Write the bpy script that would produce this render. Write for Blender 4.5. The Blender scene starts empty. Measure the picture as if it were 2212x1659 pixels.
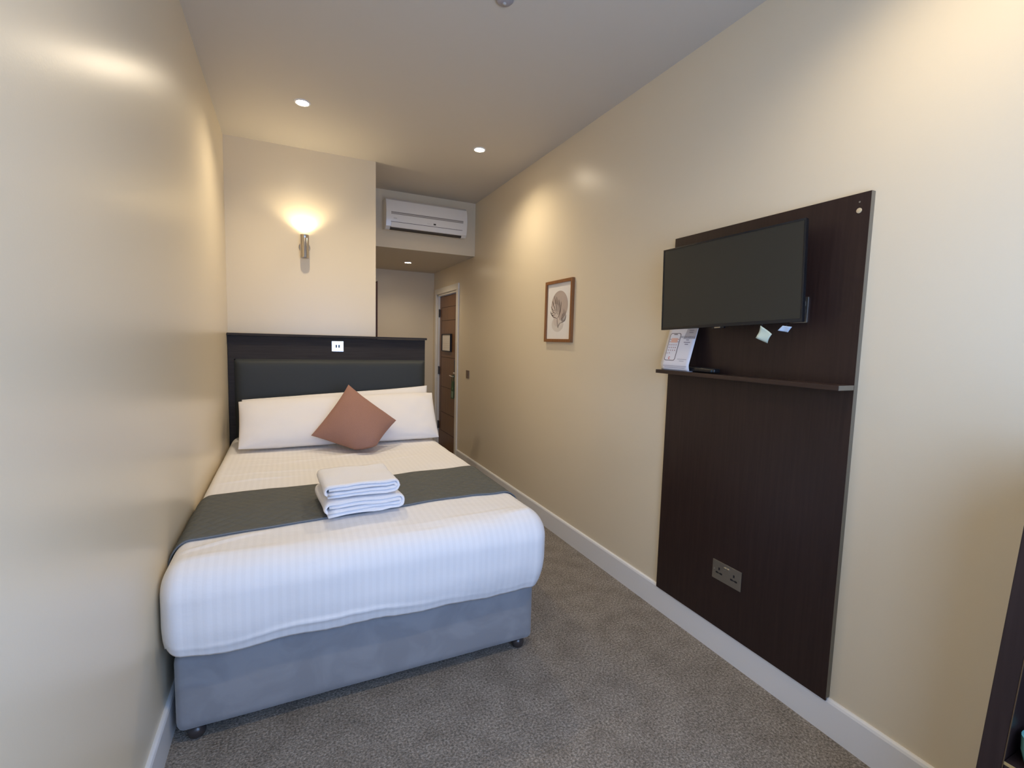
import bpy, bmesh, math, random
from mathutils import Vector, Matrix, noise
random.seed(7)
COL = bpy.context.scene.collection
PI = math.pi

# ------------------------------------------------------------------ room numbers (metres)
W = 2.111        # room width, left wall x=0, right wall x=W
YB = 3.759       # wall behind the bed
XC = 1.0266      # right end of that wall
Y2 = 4.4185      # bulkhead carrying the air conditioner
YE = 5.878       # end wall of the entrance passage
YF = -0.45       # window wall behind the camera
H = 2.7335
ZB = 2.2196
SK = 0.1318

# ------------------------------------------------------------------ helpers
ORG = {}
def org(o):
    return ORG.get(o.name, Vector((0, 0, 0))) if o else Vector((0, 0, 0))

def props(o, label=None, cat=None, group=None, kind=None):
    if label: o['label'] = label
    if cat: o['category'] = cat
    if group: o['group'] = group
    if kind: o['kind'] = kind
    return o

def thing(name, label, cat, loc=(0, 0, 0), group=None):
    o = bpy.data.objects.new(name, None)
    o.empty_display_size = 0.05
    COL.objects.link(o)
    o.location = loc
    ORG[o.name] = Vector(loc)
    return props(o, label, cat, group)

def obj(name, bm, mat, parent=None, smooth=None, loc=None, label=None):
    """bm holds world coordinates; the object keeps its own local origin."""
    base = Vector(loc) if loc is not None else org(parent)
    me = bpy.data.meshes.new(name)
    bmesh.ops.recalc_face_normals(bm, faces=bm.faces)
    if smooth:
        for f in bm.faces: f.smooth = True
        if smooth is not True:
            for e in bm.edges:
                if len(e.link_faces) == 2 and e.calc_face_angle(0) > math.radians(smooth):
                    e.smooth = False
    bmesh.ops.translate(bm, verts=bm.verts, vec=-base)
    bm.to_mesh(me); bm.free()
    o = bpy.data.objects.new(name, me)
    COL.objects.link(o)
    mats = mat if isinstance(mat, (list, tuple)) else [mat]
    for m in mats: me.materials.append(m)
    if parent:
        o.parent = parent
        o.location = base - org(parent)
    else:
        o.location = base
    ORG[o.name] = base
    if label: o['label'] = label
    return o

def struct(name, bm, mat, smooth=None, parent=None):
    o = obj(name, bm, mat, parent, smooth)
    if not parent: o['kind'] = 'structure'
    return o

def box(bm, x0, x1, y0, y1, z0, z1, bev=0, seg=2, mat=0):
    n0 = len(bm.verts)
    r = bmesh.ops.create_cube(bm, size=1)
    vs = r['verts']
    for v in vs:
        v.co = Vector(((x0 + x1) / 2 + v.co.x * (x1 - x0), (y0 + y1) / 2 + v.co.y * (y1 - y0), (z0 + z1) / 2 + v.co.z * (z1 - z0)))
    fs = list({f for v in vs for f in v.link_faces})
    for f in fs: f.material_index = mat
    if bev:
        es = list({e for v in vs for e in v.link_edges})
        r = bmesh.ops.bevel(bm, geom=es, offset=bev, segments=seg, profile=0.6, affect='EDGES')
        for f in r['faces']: f.material_index = mat
        vs = list({v for f in r['faces'] for v in f.verts} | {v for v in vs if v.is_valid})
    return vs

def B(x0, x1, y0, y1, z0, z1, bev=0, seg=2):
    bm = bmesh.new(); box(bm, x0, x1, y0, y1, z0, z1, bev, seg); return bm

def xform(bm, verts, M):
    for v in verts: v.co = M @ v.co

def cyl(bm, p0, p1, r0, r1=None, seg=24, caps=True):
    p0, p1 = Vector(p0), Vector(p1); r1 = r0 if r1 is None else r1
    ax = (p1 - p0).normalized()
    q = ax.to_track_quat('Z', 'Y')
    rings = []
    for p, r in ((p0, r0), (p1, r1)):
        rings.append([bm.verts.new(p + q @ Vector((r * math.cos(2 * PI * i / seg), r * math.sin(2 * PI * i / seg), 0))) for i in range(seg)])
    for i in range(seg):
        j = (i + 1) % seg
        bm.faces.new((rings[0][i], rings[0][j], rings[1][j], rings[1][i]))
    if caps:
        bm.faces.new(rings[0]); bm.faces.new(rings[1][::-1])

def lathe(bm, c, axis, prof, seg=32):
    """prof: list of (radius, distance along axis)."""
    c = Vector(c); q = Vector(axis).to_track_quat('Z', 'Y')
    rings = []
    for r, h in prof:
        if r < 1e-6:
            rings.append([bm.verts.new(c + q @ Vector((0, 0, h)))])
        else:
            rings.append([bm.verts.new(c + q @ Vector((r * math.cos(2 * PI * i / seg), r * math.sin(2 * PI * i / seg), h))) for i in range(seg)])
    for a, b in zip(rings, rings[1:]):
        if len(a) == 1 and len(b) == 1: continue
        for i in range(seg):
            j = (i + 1) % seg
            if len(a) == 1: bm.faces.new((a[0], b[j], b[i]))
            elif len(b) == 1: bm.faces.new((a[i], a[j], b[0]))
            else: bm.faces.new((a[i], a[j], b[j], b[i]))

def tube(bm, pts, r, seg=8):
    pts = [Vector(p) for p in pts]; rings = []
    for k, p in enumerate(pts):
        t = (pts[min(k + 1, len(pts) - 1)] - pts[max(k - 1, 0)]).normalized()
        q = t.to_track_quat('Z', 'Y')
        rings.append([bm.verts.new(p + q @ Vector((r * math.cos(2 * PI * i / seg), r * math.sin(2 * PI * i / seg), 0))) for i in range(seg)])
    for a, b in zip(rings, rings[1:]):
        off = min(range(seg), key=lambda o: (a[0].co - b[o].co).length)
        for i in range(seg):
            bm.faces.new((a[i], a[(i + 1) % seg], b[(i + 1 + off) % seg], b[(i + off) % seg]))
    bm.faces.new(rings[0]); bm.faces.new(rings[-1][::-1])

def prism_x(bm, prof, x0, x1):
    """closed (y,z) profile extruded along x"""
    a = [bm.verts.new((x0, y, z)) for y, z in prof]; b = [bm.verts.new((x1, y, z)) for y, z in prof]
    n = len(prof)
    for i in range(n): bm.faces.new((a[i], a[(i + 1) % n], b[(i + 1) % n], b[i]))
    bm.faces.new(a); bm.faces.new(b[::-1])

def prism_y(bm, prof, y0, y1):
    """closed (x,z) profile extruded along y"""
    a = [bm.verts.new((x, y0, z)) for x, z in prof]; b = [bm.verts.new((x, y1, z)) for x, z in prof]
    n = len(prof)
    for i in range(n): bm.faces.new((a[i], a[(i + 1) % n], b[(i + 1) % n], b[i]))
    bm.faces.new(a); bm.faces.new(b[::-1])

def quad(bm, pts, mat=0):
    f = bm.faces.new([bm.verts.new(p) for p in pts]); f.material_index = mat; return f

def lattice(nx, ny, nz, skip=()):
    """surface lattice of a box: returns dict-based verts (i,j,k) and quads"""
    faces = []
    if 'x0' not in skip: faces += [((0, j, k), (0, j, k + 1), (0, j + 1, k + 1), (0, j + 1, k)) for j in range(ny) for k in range(nz)]
    if 'x1' not in skip: faces += [((nx, j, k), (nx, j + 1, k), (nx, j + 1, k + 1), (nx, j, k + 1)) for j in range(ny) for k in range(nz)]
    if 'y0' not in skip: faces += [((i, 0, k), (i + 1, 0, k), (i + 1, 0, k + 1), (i, 0, k + 1)) for i in range(nx) for k in range(nz)]
    if 'y1' not in skip: faces += [((i, ny, k), (i, ny, k + 1), (i + 1, ny, k + 1), (i + 1, ny, k)) for i in range(nx) for k in range(nz)]
    if 'z0' not in skip: faces += [((i, j, 0), (i, j + 1, 0), (i + 1, j + 1, 0), (i + 1, j, 0)) for i in range(nx) for j in range(ny)]
    if 'z1' not in skip: faces += [((i, j, nz), (i + 1, j, nz), (i + 1, j + 1, nz), (i, j + 1, nz)) for i in range(nx) for j in range(ny)]
    return faces

def lattice_bm(nx, ny, nz, fn, skip=()):
    bm = bmesh.new(); vd = {}
    for f in lattice(nx, ny, nz, skip):
        vs = []
        for key in f:
            if key not in vd: vd[key] = bm.verts.new(fn(key[0] / nx, key[1] / ny, key[2] / nz))
            vs.append(vd[key])
        bm.faces.new(vs)
    return bm

def nz3(p, s, seed=0):
    return noise.noise(Vector((p[0] * s + seed, p[1] * s - seed, p[2] * s + 2 * seed)))

def solidify(o, t, offset=-1):
    m = o.modifiers.new('Solidify', 'SOLIDIFY'); m.thickness = t; m.offset = offset
    return m

# ------------------------------------------------------------------ materials
def newmat(name):
    m = bpy.data.materials.new(name); m.use_nodes = True
    nt = m.node_tree; b = nt.nodes['Principled BSDF']
    return m, nt, b

def rgb(c):
    if isinstance(c, str):
        c = [int(c[i:i + 2], 16) / 255 for i in (0, 2, 4)]
        c = [x / 12.92 if x <= 0.04045 else ((x + 0.055) / 1.055) ** 2.4 for x in c]
    return (c[0], c[1], c[2], 1)

def plain(name, c, rough=0.5, metal=0, spec=0.5, bump=None, vary=None, coat=0):
    """bump=(scale,distance,strength) ; vary=(scale, second colour)"""
    m, nt, b = newmat(name)
    b.inputs['Base Color'].default_value = rgb(c)
    b.inputs['Roughness'].default_value = rough
    b.inputs['Metallic'].default_value = metal
    b.inputs['Specular IOR Level'].default_value = spec
    if coat: b.inputs['Coat Weight'].default_value = coat
    N = nt.nodes; L = nt.links
    if bump or vary:
        tc = N.new('ShaderNodeTexCoord')
    if bump:
        n = N.new('ShaderNodeTexNoise'); n.inputs['Scale'].default_value = bump[0]; n.inputs['Detail'].default_value = 3
        L.new(tc.outputs['Object'], n.inputs['Vector'])
        bp = N.new('ShaderNodeBump'); bp.inputs['Distance'].default_value = bump[1]; bp.inputs['Strength'].default_value = bump[2]
        L.new(n.outputs['Fac'], bp.inputs['Height']); L.new(bp.outputs['Normal'], b.inputs['Normal'])
    if vary:
        n = N.new('ShaderNodeTexNoise'); n.inputs['Scale'].default_value = vary[0]; n.inputs['Detail'].default_value = 4
        L.new(tc.outputs['Object'], n.inputs['Vector'])
        mx = N.new('ShaderNodeMix'); mx.data_type = 'RGBA'
        mx.inputs['A'].default_value = rgb(c); mx.inputs['B'].default_value = rgb(vary[1])
        rp = N.new('ShaderNodeMapRange'); rp.inputs['From Min'].default_value = 0.35; rp.inputs['From Max'].default_value = 0.65
        L.new(n.outputs['Fac'], rp.inputs['Value']); L.new(rp.outputs['Result'], mx.inputs['Factor'])
        L.new(mx.outputs['Result'], b.inputs['Base Color'])
    return m

def wood(name, c1, c2, rough=0.4, axis='Z', scale=9, spec=0.5, bumpd=0.0003):
    m, nt, b = newmat(name); N = nt.nodes; L = nt.links
    tc = N.new('ShaderNodeTexCoord'); mp = N.new('ShaderNodeMapping')
    s = {'X': (1.2, 30, 30), 'Y': (30, 1.2, 30), 'Z': (30, 30, 1.2)}[axis]
    mp.inputs['Scale'].default_value = s
    n = N.new('ShaderNodeTexNoise'); n.inputs['Scale'].default_value = scale / 3; n.inputs['Detail'].default_value = 6; n.inputs['Roughness'].default_value = 0.65
    L.new(tc.outputs['Object'], mp.inputs['Vector']); L.new(mp.outputs['Vector'], n.inputs['Vector'])
    r = N.new('ShaderNodeValToRGB'); r.color_ramp.elements[0].position = 0.35; r.color_ramp.elements[1].position = 0.68
    r.color_ramp.elements[0].color = rgb(c1); r.color_ramp.elements[1].color = rgb(c2)
    L.new(n.outputs['Fac'], r.inputs['Fac']); L.new(r.outputs['Color'], b.inputs['Base Color'])
    bp = N.new('ShaderNodeBump'); bp.inputs['Distance'].default_value = bumpd; bp.inputs['Strength'].default_value = 0.5
    L.new(n.outputs['Fac'], bp.inputs['Height']); L.new(bp.outputs['Normal'], b.inputs['Normal'])
    b.inputs['Roughness'].default_value = rough; b.inputs['Specular IOR Level'].default_value = spec
    return m

def emit(name, c, s):
    m, nt, b = newmat(name)
    b.inputs['Base Color'].default_value = rgb(c)
    b.inputs['Emission Color'].default_value = rgb(c); b.inputs['Emission Strength'].default_value = s
    return m

WALLC = (0.75, 0.65, 0.475)
M_wall = plain('wall_paint', WALLC, 0.30, spec=0.5, bump=(150, 0.0006, 0.25))
M_ceil = plain('ceiling_paint', (0.60, 0.555, 0.475), 0.75, spec=0.2)
M_white = plain('white_gloss_paint', (0.80, 0.79, 0.77), 0.3, spec=0.5)
M_trim = plain('door_frame_paint', (0.80, 0.76, 0.68), 0.35)
M_walnut = wood('dark_wenge_laminate', (0.020, 0.0095, 0.008), (0.030, 0.0155, 0.0125), 0.42, 'Z', spec=0.4)
M_walnutH = wood('dark_wenge_laminate_horizontal', (0.026, 0.0125, 0.0095), (0.042, 0.022, 0.0165), 0.38, 'Y', spec=0.5)
M_edge = plain('worn_board_edge', (0.20, 0.17, 0.12), 0.6)
M_hbwood = wood('charcoal_laminate', (0.032, 0.029, 0.030), (0.046, 0.041, 0.042), 0.6, 'X', spec=0.15)
M_leather = plain('charcoal_faux_leather', (0.042, 0.047, 0.047), 0.55, spec=0.3, bump=(420, 0.0004, 0.4))
M_door = wood('door_veneer', (0.15, 0.072, 0.030), (0.21, 0.105, 0.046), 0.4, 'Z')
M_groove = plain('door_groove', (0.06, 0.03, 0.015), 0.6)
M_black = plain('black_plastic', (0.010, 0.010, 0.011), 0.35)
M_bezel = plain('tv_bezel_plastic', (0.008, 0.009, 0.011), 0.25)
M_screen = plain('tv_screen', (0.027, 0.026, 0.020), 0.34, spec=0.45)
M_chrome = plain('satin_nickel', (0.50, 0.46, 0.42), 0.24, metal=1)
M_brushed = plain('brushed_steel', (0.47, 0.45, 0.40), 0.38, metal=1, bump=(300, 0.0002, 0.2))
M_polish = plain('polished_chrome', (0.85, 0.84, 0.80), 0.12, metal=1)
M_slot = plain('dark_slot', (0.012, 0.011, 0.014), 0.5)
M_acw = plain('aircon_plastic', (0.78, 0.76, 0.71), 0.22, spec=0.5)
M_acg = plain('aircon_grey_strip', (0.45, 0.42, 0.38), 0.4)
M_acd = plain('aircon_outlet', (0.05, 0.04, 0.03), 0.5)
M_pillow = plain('white_cotton', (0.83, 0.81, 0.80), 0.8, spec=0.15, bump=(220, 0.0005, 0.3))
M_mattress = plain('mattress_ticking', (0.7, 0.69, 0.67), 0.8, spec=0.1)
M_cushion = plain('terracotta_linen', (0.31, 0.175, 0.138), 0.85, spec=0.12, bump=(500, 0.0008, 0.6), vary=(340, (0.355, 0.20, 0.16)))
M_caster = plain('bronze_plastic', (0.045, 0.037, 0.036), 0.25)
M_frame = wood('oak_brown_frame', (0.21, 0.085, 0.026), (0.30, 0.13, 0.045), 0.4, 'Z')
M_mat = plain('picture_paper', (0.80, 0.77, 0.72), 0.55)
M_taupe = plain('taupe_ink', (0.47, 0.385, 0.33), 0.6)
M_beige = plain('pale_pink_ink', (0.62, 0.54, 0.48), 0.6)
M_beige2 = plain('pale_grey_ink', (0.66, 0.61, 0.55), 0.6)
M_ink = plain('brown_ink', (0.09, 0.06, 0.045), 0.6)
M_ink2 = plain('soft_brown_ink', (0.22, 0.165, 0.14), 0.6)
M_paper = plain('leaflet_paper', (0.80, 0.78, 0.80), 0.45)
M_lgrey = plain('leaflet_grey', (0.47, 0.45, 0.47), 0.45)
M_ltext = plain('leaflet_text', (0.22, 0.20, 0.24), 0.5)
M_ltext2 = plain('leaflet_soft_text', (0.50, 0.48, 0.52), 0.5)
M_peach = plain('leaflet_peach', (0.80, 0.48, 0.36), 0.5)
M_red = plain('leaflet_red', (0.65, 0.06, 0.05), 0.5)
M_icon = plain('leaflet_icon', (0.35, 0.16, 0.15), 0.5)
M_phone = plain('leaflet_phone_outline', (0.14, 0.11, 0.12), 0.5)
M_green = plain('green_card', (0.010, 0.075, 0.026), 0.45)
M_green2 = plain('pale_green_print', (0.16, 0.25, 0.17), 0.45)
M_tagg = plain('pale_green_tag', (0.50, 0.56, 0.44), 0.5)
M_tagb = plain('pale_blue_tag', (0.45, 0.55, 0.66), 0.5)
M_switch = plain('bronze_switch', (0.20, 0.14, 0.10), 0.4, metal=0.3)
M_rubber = plain('black_rubber', (0.02, 0.02, 0.02), 0.6)
M_bulb = emit('downlight_lens', (1.0, 0.83, 0.60), 60)
M_bulb2 = emit('wall_lamp_bulb', (1.0, 0.80, 0.52), 45)
M_teal = plain('teal_glaze', (0.17, 0.40, 0.33), 0.25)
M_kettle = plain('pale_grey_plastic', (0.50, 0.50, 0.54), 0.2)
M_outside = plain('window_frame_paint', (0.8, 0.8, 0.8), 0.4)

def towel_mat():
    m, nt, b = newmat('white_terry'); N = nt.nodes; L = nt.links
    b.inputs['Base Color'].default_value = (0.86, 0.85, 0.86, 1); b.inputs['Roughness'].default_value = 0.9
    b.inputs['Specular IOR Level'].default_value = 0.1
    tc = N.new('ShaderNodeTexCoord'); n = N.new('ShaderNodeTexNoise'); n.inputs['Scale'].default_value = 260; n.inputs['Detail'].default_value = 4
    L.new(tc.outputs['Object'], n.inputs['Vector'])
    bp = N.new('ShaderNodeBump'); bp.inputs['Distance'].default_value = 0.003; bp.inputs['Strength'].default_value = 0.55
    L.new(n.outputs['Fac'], bp.inputs['Height']); L.new(bp.outputs['Normal'], b.inputs['Normal'])
    return m
M_towel = towel_mat()

def carpet_mat():
    m, nt, b = newmat('grey_carpet'); N = nt.nodes; L = nt.links
    tc = N.new('ShaderNodeTexCoord')
    n1 = N.new('ShaderNodeTexNoise'); n1.inputs['Scale'].default_value = 125; n1.inputs['Detail'].default_value = 5; n1.inputs['Roughness'].default_value = 0.75
    n2 = N.new('ShaderNodeTexNoise'); n2.inputs['Scale'].default_value = 9; n2.inputs['Detail'].default_value = 5
    v = N.new('ShaderNodeTexVoronoi'); v.inputs['Scale'].default_value = 260
    for n in (n1, n2, v): L.new(tc.outputs['Object'], n.inputs['Vector'])
    r = N.new('ShaderNodeValToRGB'); e = r.color_ramp.elements
    e[0].position = 0.34; e[0].color = (0.11, 0.097, 0.080, 1); e[1].position = 0.68; e[1].color = (0.56, 0.495, 0.42, 1)
    k = e.new(0.5); k.color = (0.285, 0.25, 0.208, 1)
    L.new(n1.outputs['Fac'], r.inputs['Fac'])
    mx = N.new('ShaderNodeMix'); mx.data_type = 'RGBA'; mx.blend_type = 'MULTIPLY'; mx.inputs['Factor'].default_value = 1
    r2 = N.new('ShaderNodeValToRGB'); r2.color_ramp.elements[0].position = 0.3; r2.color_ramp.elements[0].color = (0.78, 0.77, 0.76, 1)
    r2.color_ramp.elements[1].position = 0.6; r2.color_ramp.elements[1].color = (1, 1, 1, 1)
    L.new(n2.outputs['Fac'], r2.inputs['Fac'])
    L.new(r.outputs['Color'], mx.inputs['A']); L.new(r2.outputs['Color'], mx.inputs['B'])
    L.new(mx.outputs['Result'], b.inputs['Base Color'])
    b.inputs['Roughness'].default_value = 0.95; b.inputs['Specular IOR Level'].default_value = 0.1
    bp = N.new('ShaderNodeBump'); bp.inputs['Distance'].default_value = 0.006; bp.inputs['Strength'].default_value = 0.6
    ad = N.new('ShaderNodeMath'); ad.operation = 'ADD'
    L.new(n1.outputs['Fac'], ad.inputs[0]); L.new(v.outputs['Distance'], ad.inputs[1])
    L.new(ad.outputs[0], bp.inputs['Height']); L.new(bp.outputs['Normal'], b.inputs['Normal'])
    return m
M_carpet = carpet_mat()

def duvet_mat():
    # satin stripe woven along the length of the bed
    m, nt, b = newmat('white_satin_stripe'); N = nt.nodes; L = nt.links
    tc = N.new('ShaderNodeTexCoord'); sp = N.new('ShaderNodeSeparateXYZ'); L.new(tc.outputs['Object'], sp.inputs['Vector'])
    mu = N.new('ShaderNodeMath'); mu.operation = 'MULTIPLY'; mu.inputs[1].default_value = 2 * PI / 0.0265
    si = N.new('ShaderNodeMath'); si.operation = 'SINE'
    mr = N.new('ShaderNodeMapRange'); mr.interpolation_type = 'SMOOTHSTEP'; mr.inputs['From Min'].default_value = -0.35; mr.inputs['From Max'].default_value = 0.35
    L.new(sp.outputs['X'], mu.inputs[0]); L.new(mu.outputs[0], si.inputs[0]); L.new(si.outputs[0], mr.inputs['Value'])
    mx = N.new('ShaderNodeMix'); mx.data_type = 'RGBA'; mx.inputs['A'].default_value = (0.82, 0.805, 0.795, 1); mx.inputs['B'].default_value = (0.845, 0.83, 0.82, 1)
    L.new(mr.outputs['Result'], mx.inputs['Factor']); L.new(mx.outputs['Result'], b.inputs['Base Color'])
    rr = N.new('ShaderNodeMapRange'); rr.inputs['To Min'].default_value = 0.72; rr.inputs['To Max'].default_value = 0.62
    L.new(mr.outputs['Result'], rr.inputs['Value']); L.new(rr.outputs['Result'], b.inputs['Roughness'])
    b.inputs['Specular IOR Level'].default_value = 0.2
    n = N.new('ShaderNodeTexNoise'); n.inputs['Scale'].default_value = 14; n.inputs['Detail'].default_value = 5
    mp = N.new('ShaderNodeMapping'); mp.inputs['Scale'].default_value = (0.5, 1.6, 1)
    L.new(tc.outputs['Object'], mp.inputs['Vector']); L.new(mp.outputs['Vector'], n.inputs['Vector'])
    bp = N.new('ShaderNodeBump'); bp.inputs['Distance'].default_value = 0.01; bp.inputs['Strength'].default_value = 0.22
    L.new(n.outputs['Fac'], bp.inputs['Height']); L.new(bp.outputs['Normal'], b.inputs['Normal'])
    return m
M_duvet = duvet_mat()

def runner_mat():
    m, nt, b = newmat('grey_quilted_fabric'); N = nt.nodes; L = nt.links
    tc = N.new('ShaderNodeTexCoord')
    def wave(rot):
        mp = N.new('ShaderNodeMapping'); mp.inputs['Rotation'].default_value = (0, 0, rot)
        w = N.new('ShaderNodeTexWave'); w.inputs['Scale'].default_value = 8.0; w.wave_type = 'BANDS'; w.inputs['Distortion'].default_value = 0
        L.new(tc.outputs['Object'], mp.inputs['Vector']); L.new(mp.outputs['Vector'], w.inputs['Vector'])
        return w
    a, c = wave(PI / 4), wave(-PI / 4)
    mn = N.new('ShaderNodeMath'); mn.operation = 'MULTIPLY'
    L.new(a.outputs['Fac'], mn.inputs[0]); L.new(c.outputs['Fac'], mn.inputs[1])
    pw = N.new('ShaderNodeMath'); pw.operation = 'POWER'; pw.inputs[1].default_value = 0.35; L.new(mn.outputs[0], pw.inputs[0])
    bp = N.new('ShaderNodeBump'); bp.inputs['Distance'].default_value = 0.004; bp.inputs['Strength'].default_value = 0.6
    L.new(pw.outputs[0], bp.inputs['Height']); L.new(bp.outputs['Normal'], b.inputs['Normal'])
    b.inputs['Base Color'].default_value = (0.108, 0.113, 0.104, 1); b.inputs['Roughness'].default_value = 0.7; b.inputs['Specular IOR Level'].default_value = 0.25
    return m
M_runner = runner_mat()
M_rbind = plain('blue_grey_satin_binding', (0.13, 0.15, 0.17), 0.5)

def velvet_mat():
    m, nt, b = newmat('grey_velvet'); N = nt.nodes; L = nt.links
    tc = N.new('ShaderNodeTexCoord'); n = N.new('ShaderNodeTexNoise'); n.inputs['Scale'].default_value = 7; n.inputs['Detail'].default_value = 4; n.inputs['Distortion'].default_value = 0.8
    L.new(tc.outputs['Object'], n.inputs['Vector'])
    r = N.new('ShaderNodeValToRGB'); r.color_ramp.elements[0].position = 0.42; r.color_ramp.elements[1].position = 0.6
    r.color_ramp.elements[0].color = (0.27, 0.275, 0.290, 1); r.color_ramp.elements[1].color = (0.31, 0.315, 0.33, 1)
    L.new(n.outputs['Fac'], r.inputs['Fac']); L.new(r.outputs['Color'], b.inputs['Base Color'])
    b.inputs['Roughness'].default_value = 0.8; b.inputs['Specular IOR Level'].default_value = 0.2
    b.inputs['Sheen Weight'].default_value = 0.35; b.inputs['Sheen Roughness'].default_value = 0.4
    return m
M_velvet = velvet_mat()

def glass_mat():
    m, nt, b = newmat('clear_glass')
    N = nt.nodes; L = nt.links
    for n in list(N):
        if n.type == 'BSDF_PRINCIPLED': N.remove(n)
    out = [n for n in N if n.type == 'OUTPUT_MATERIAL'][0]
    t = N.new('ShaderNodeBsdfTransparent'); g = N.new('ShaderNodeBsdfGlossy'); g.inputs['Roughness'].default_value = 0.02
    mx = N.new('ShaderNodeMixShader'); mx.inputs['Fac'].default_value = 0.06
    L.new(t.outputs[0], mx.inputs[1]); L.new(g.outputs[0], mx.inputs[2]); L.new(mx.outputs[0], out.inputs['Surface'])
    return m
M_glass = glass_mat()

# ------------------------------------------------------------------ room shell
T = 0.10
struct('floor', B(-T, W + T, YF - T, YE + T, -0.08, 0), M_carpet)
struct('ceiling', B(-T, W + T, YF - T, YE + T, H, H + 0.08), M_ceil)
struct('wall_left', B(-T, 0, YF, YB, 0, H), M_wall)
# headboard wall with its returned end along the passage
bm = B(-T, XC, YB, YB + 0.10, 0, H); box(bm, XC - 0.10, XC, YB + 0.10, YE, 0, H)
struct('wall_headboard', bm, M_wall)
# right wall with the door opening
DY0, DY1, DZ = 4.935, 5.715, 1.93
bm = B(W, W + T, YF, DY0, 0, H); box(bm, W, W + T, DY1, YE, 0, H); box(bm, W, W + T, DY0, DY1, DZ, H)
struct('wall_right', bm, M_wall)
struct('wall_back', B(XC - 0.10, W + T, YE, YE + T, 0, H), M_wall)
# bulkhead: the lowered block over the passage
bm = B(XC, W, Y2, YE, ZB, H); box(bm, XC, W, Y2, Y2 + 0.012, ZB - 0.005, ZB); struct('wall_bulkhead', bm, M_wall)
bm = B(XC, W, Y2 + 0.012, YE, ZB - 0.004, ZB + 0.0); struct('ceiling_passage', bm, M_ceil)
# window wall behind the camera
WX0, WX1, WZ0, WZ1 = 0.20, 1.75, 0.70, 2.05
bm = B(-T, WX0, YF - T, YF, 0, H); box(bm, WX1, W + T, YF - T, YF, 0, H); box(bm, WX0, WX1, YF - T, YF, 0, WZ0); box(bm, WX0, WX1, YF - T, YF, WZ1, H)
struct('wall_front', bm, M_wall)
wf = bmesh.new()
for a in ((WX0, WX0 + 0.05, WZ0, WZ1), (WX1 - 0.05, WX1, WZ0, WZ1), (WX0 + .05, WX1 - .05, WZ0, WZ0 + 0.05), (WX0 + .05, WX1 - .05, WZ1 - 0.05, WZ1), (0.95, 1.00, WZ0 + .05, WZ1 - .05)):
    box(wf, a[0], a[1], YF - 0.075, YF - 0.02, a[2], a[3], 0.004)
win = struct('window_1', wf, M_outside)
obj('window_pane', B(WX0 + 0.04, WX1 - 0.04, YF - 0.052, YF - 0.048, WZ0 + 0.04, WZ1 - 0.04), M_glass, win)

def skirt(name, p0, p1, nrm):
    """skirting with a chamfered top, running p0->p1, sticking out along nrm"""
    prof = [(0, 0), (0.014, 0), (0.014, SK - 0.012), (0.011, SK - 0.004), (0.006, SK), (0, SK)]
    bm = bmesh.new(); rows = []
    for p in (p0, p1):
        rows.append([bm.verts.new((p[0] + nrm[0] * d, p[1] + nrm[1] * d, z)) for d, z in prof])
    n = len(prof)
    for i in range(n): bm.faces.new((rows[0][i], rows[0][(i + 1) % n], rows[1][(i + 1) % n], rows[1][i]))
    bm.faces.new(rows[0]); bm.faces.new(rows[1][::-1])
    return struct(name, bm, M_white)
skirt('baseboard_left', (0, YF), (0, YB), (1, 0))
skirt('baseboard_right', (W, YF), (W, DY0 - 0.072), (-1, 0))
skirt('baseboard_back', (XC, YE), (W, YE), (0, -1))
skirt('baseboard_passage', (XC, YB + 0.001), (XC, YE), (1, 0))
skirt('baseboard_front', (0.014, YF), (W - 0.014, YF), (0, 1))

# door frame (architrave + lining) and the door
bm = bmesh.new()
aw = 0.068
for (y0, y1, z0, z1) in ((DY0 - aw, DY0, 0, DZ), (DY1, DY1 + aw, 0, DZ), (DY0 - aw, DY1 + aw, DZ, DZ + aw)):
    box(bm, W - 0.018, W, y0, y1, z0, z1, 0.004)
box(bm, W + 0.0, W + T, DY0, DY0 + 0.022, 0, DZ, 0); box(bm, W, W + T, DY1 - 0.022, DY1, 0, DZ, 0); box(bm, W, W + T, DY0, DY1, DZ - 0.022, DZ, 0)
struct('trim_1', bm, M_trim)
LY0, LY1, LZ1 = DY0 + 0.025, DY1 - 0.025, DZ - 0.026
bm = B(W + 0.028, W + 0.068, LY0, LY1, 0.006, LZ1, 0.002)
door = struct('door_1', bm, M_door)
bm = bmesh.new()
for z in (0.22, 0.46, 0.78, 0.93 + 0.22, 1.60, 1.76):
    box(bm, W + 0.0265, W + 0.0285, LY0 + 0.07, LY1 - 0.07, z, z + 0.006)
for y in (LY0 + 0.07, LY1 - 0.076):
    box(bm, W + 0.0265, W + 0.0285, y, y + 0.006, 0.22, 1.766)
obj('door_groove', bm, M_groove, door)
for z in (0.28, 0.98, 1.70):
    bm = bmesh.new(); cyl(bm, (W + 0.018, LY1 + 0.004, z - 0.05), (W + 0.018, LY1 + 0.004, z + 0.05), 0.008, seg=12)
    box(bm, W + 0.016, W + 0.028, LY1 - 0.03, LY1 + 0.004, z - 0.045, z + 0.045)
    obj('hinge', bm, M_caster, door, 40)
bm = bmesh.new()
hy, hz = 5.005, 0.948
cyl(bm, (W + 0.028, hy, hz), (W + 0.018, hy, hz), 0.026)
cyl(bm, (W + 0.018, hy, hz), (W - 0.014, hy, hz), 0.008)
tube(bm, [(W - 0.012, hy, hz), (W - 0.015, hy + 0.03, hz), (W - 0.014, hy + 0.08, hz + 0.002), (W - 0.012, hy + 0.13, hz + 0.004)], 0.008)
obj('door_handle', bm, M_polish, door, 40)
bm = B(W + 0.002, W + 0.028, 4.965, 5.035, 1.0, 1.14, 0.012)
obj('door_lock', bm, M_black, door, 40)
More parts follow.
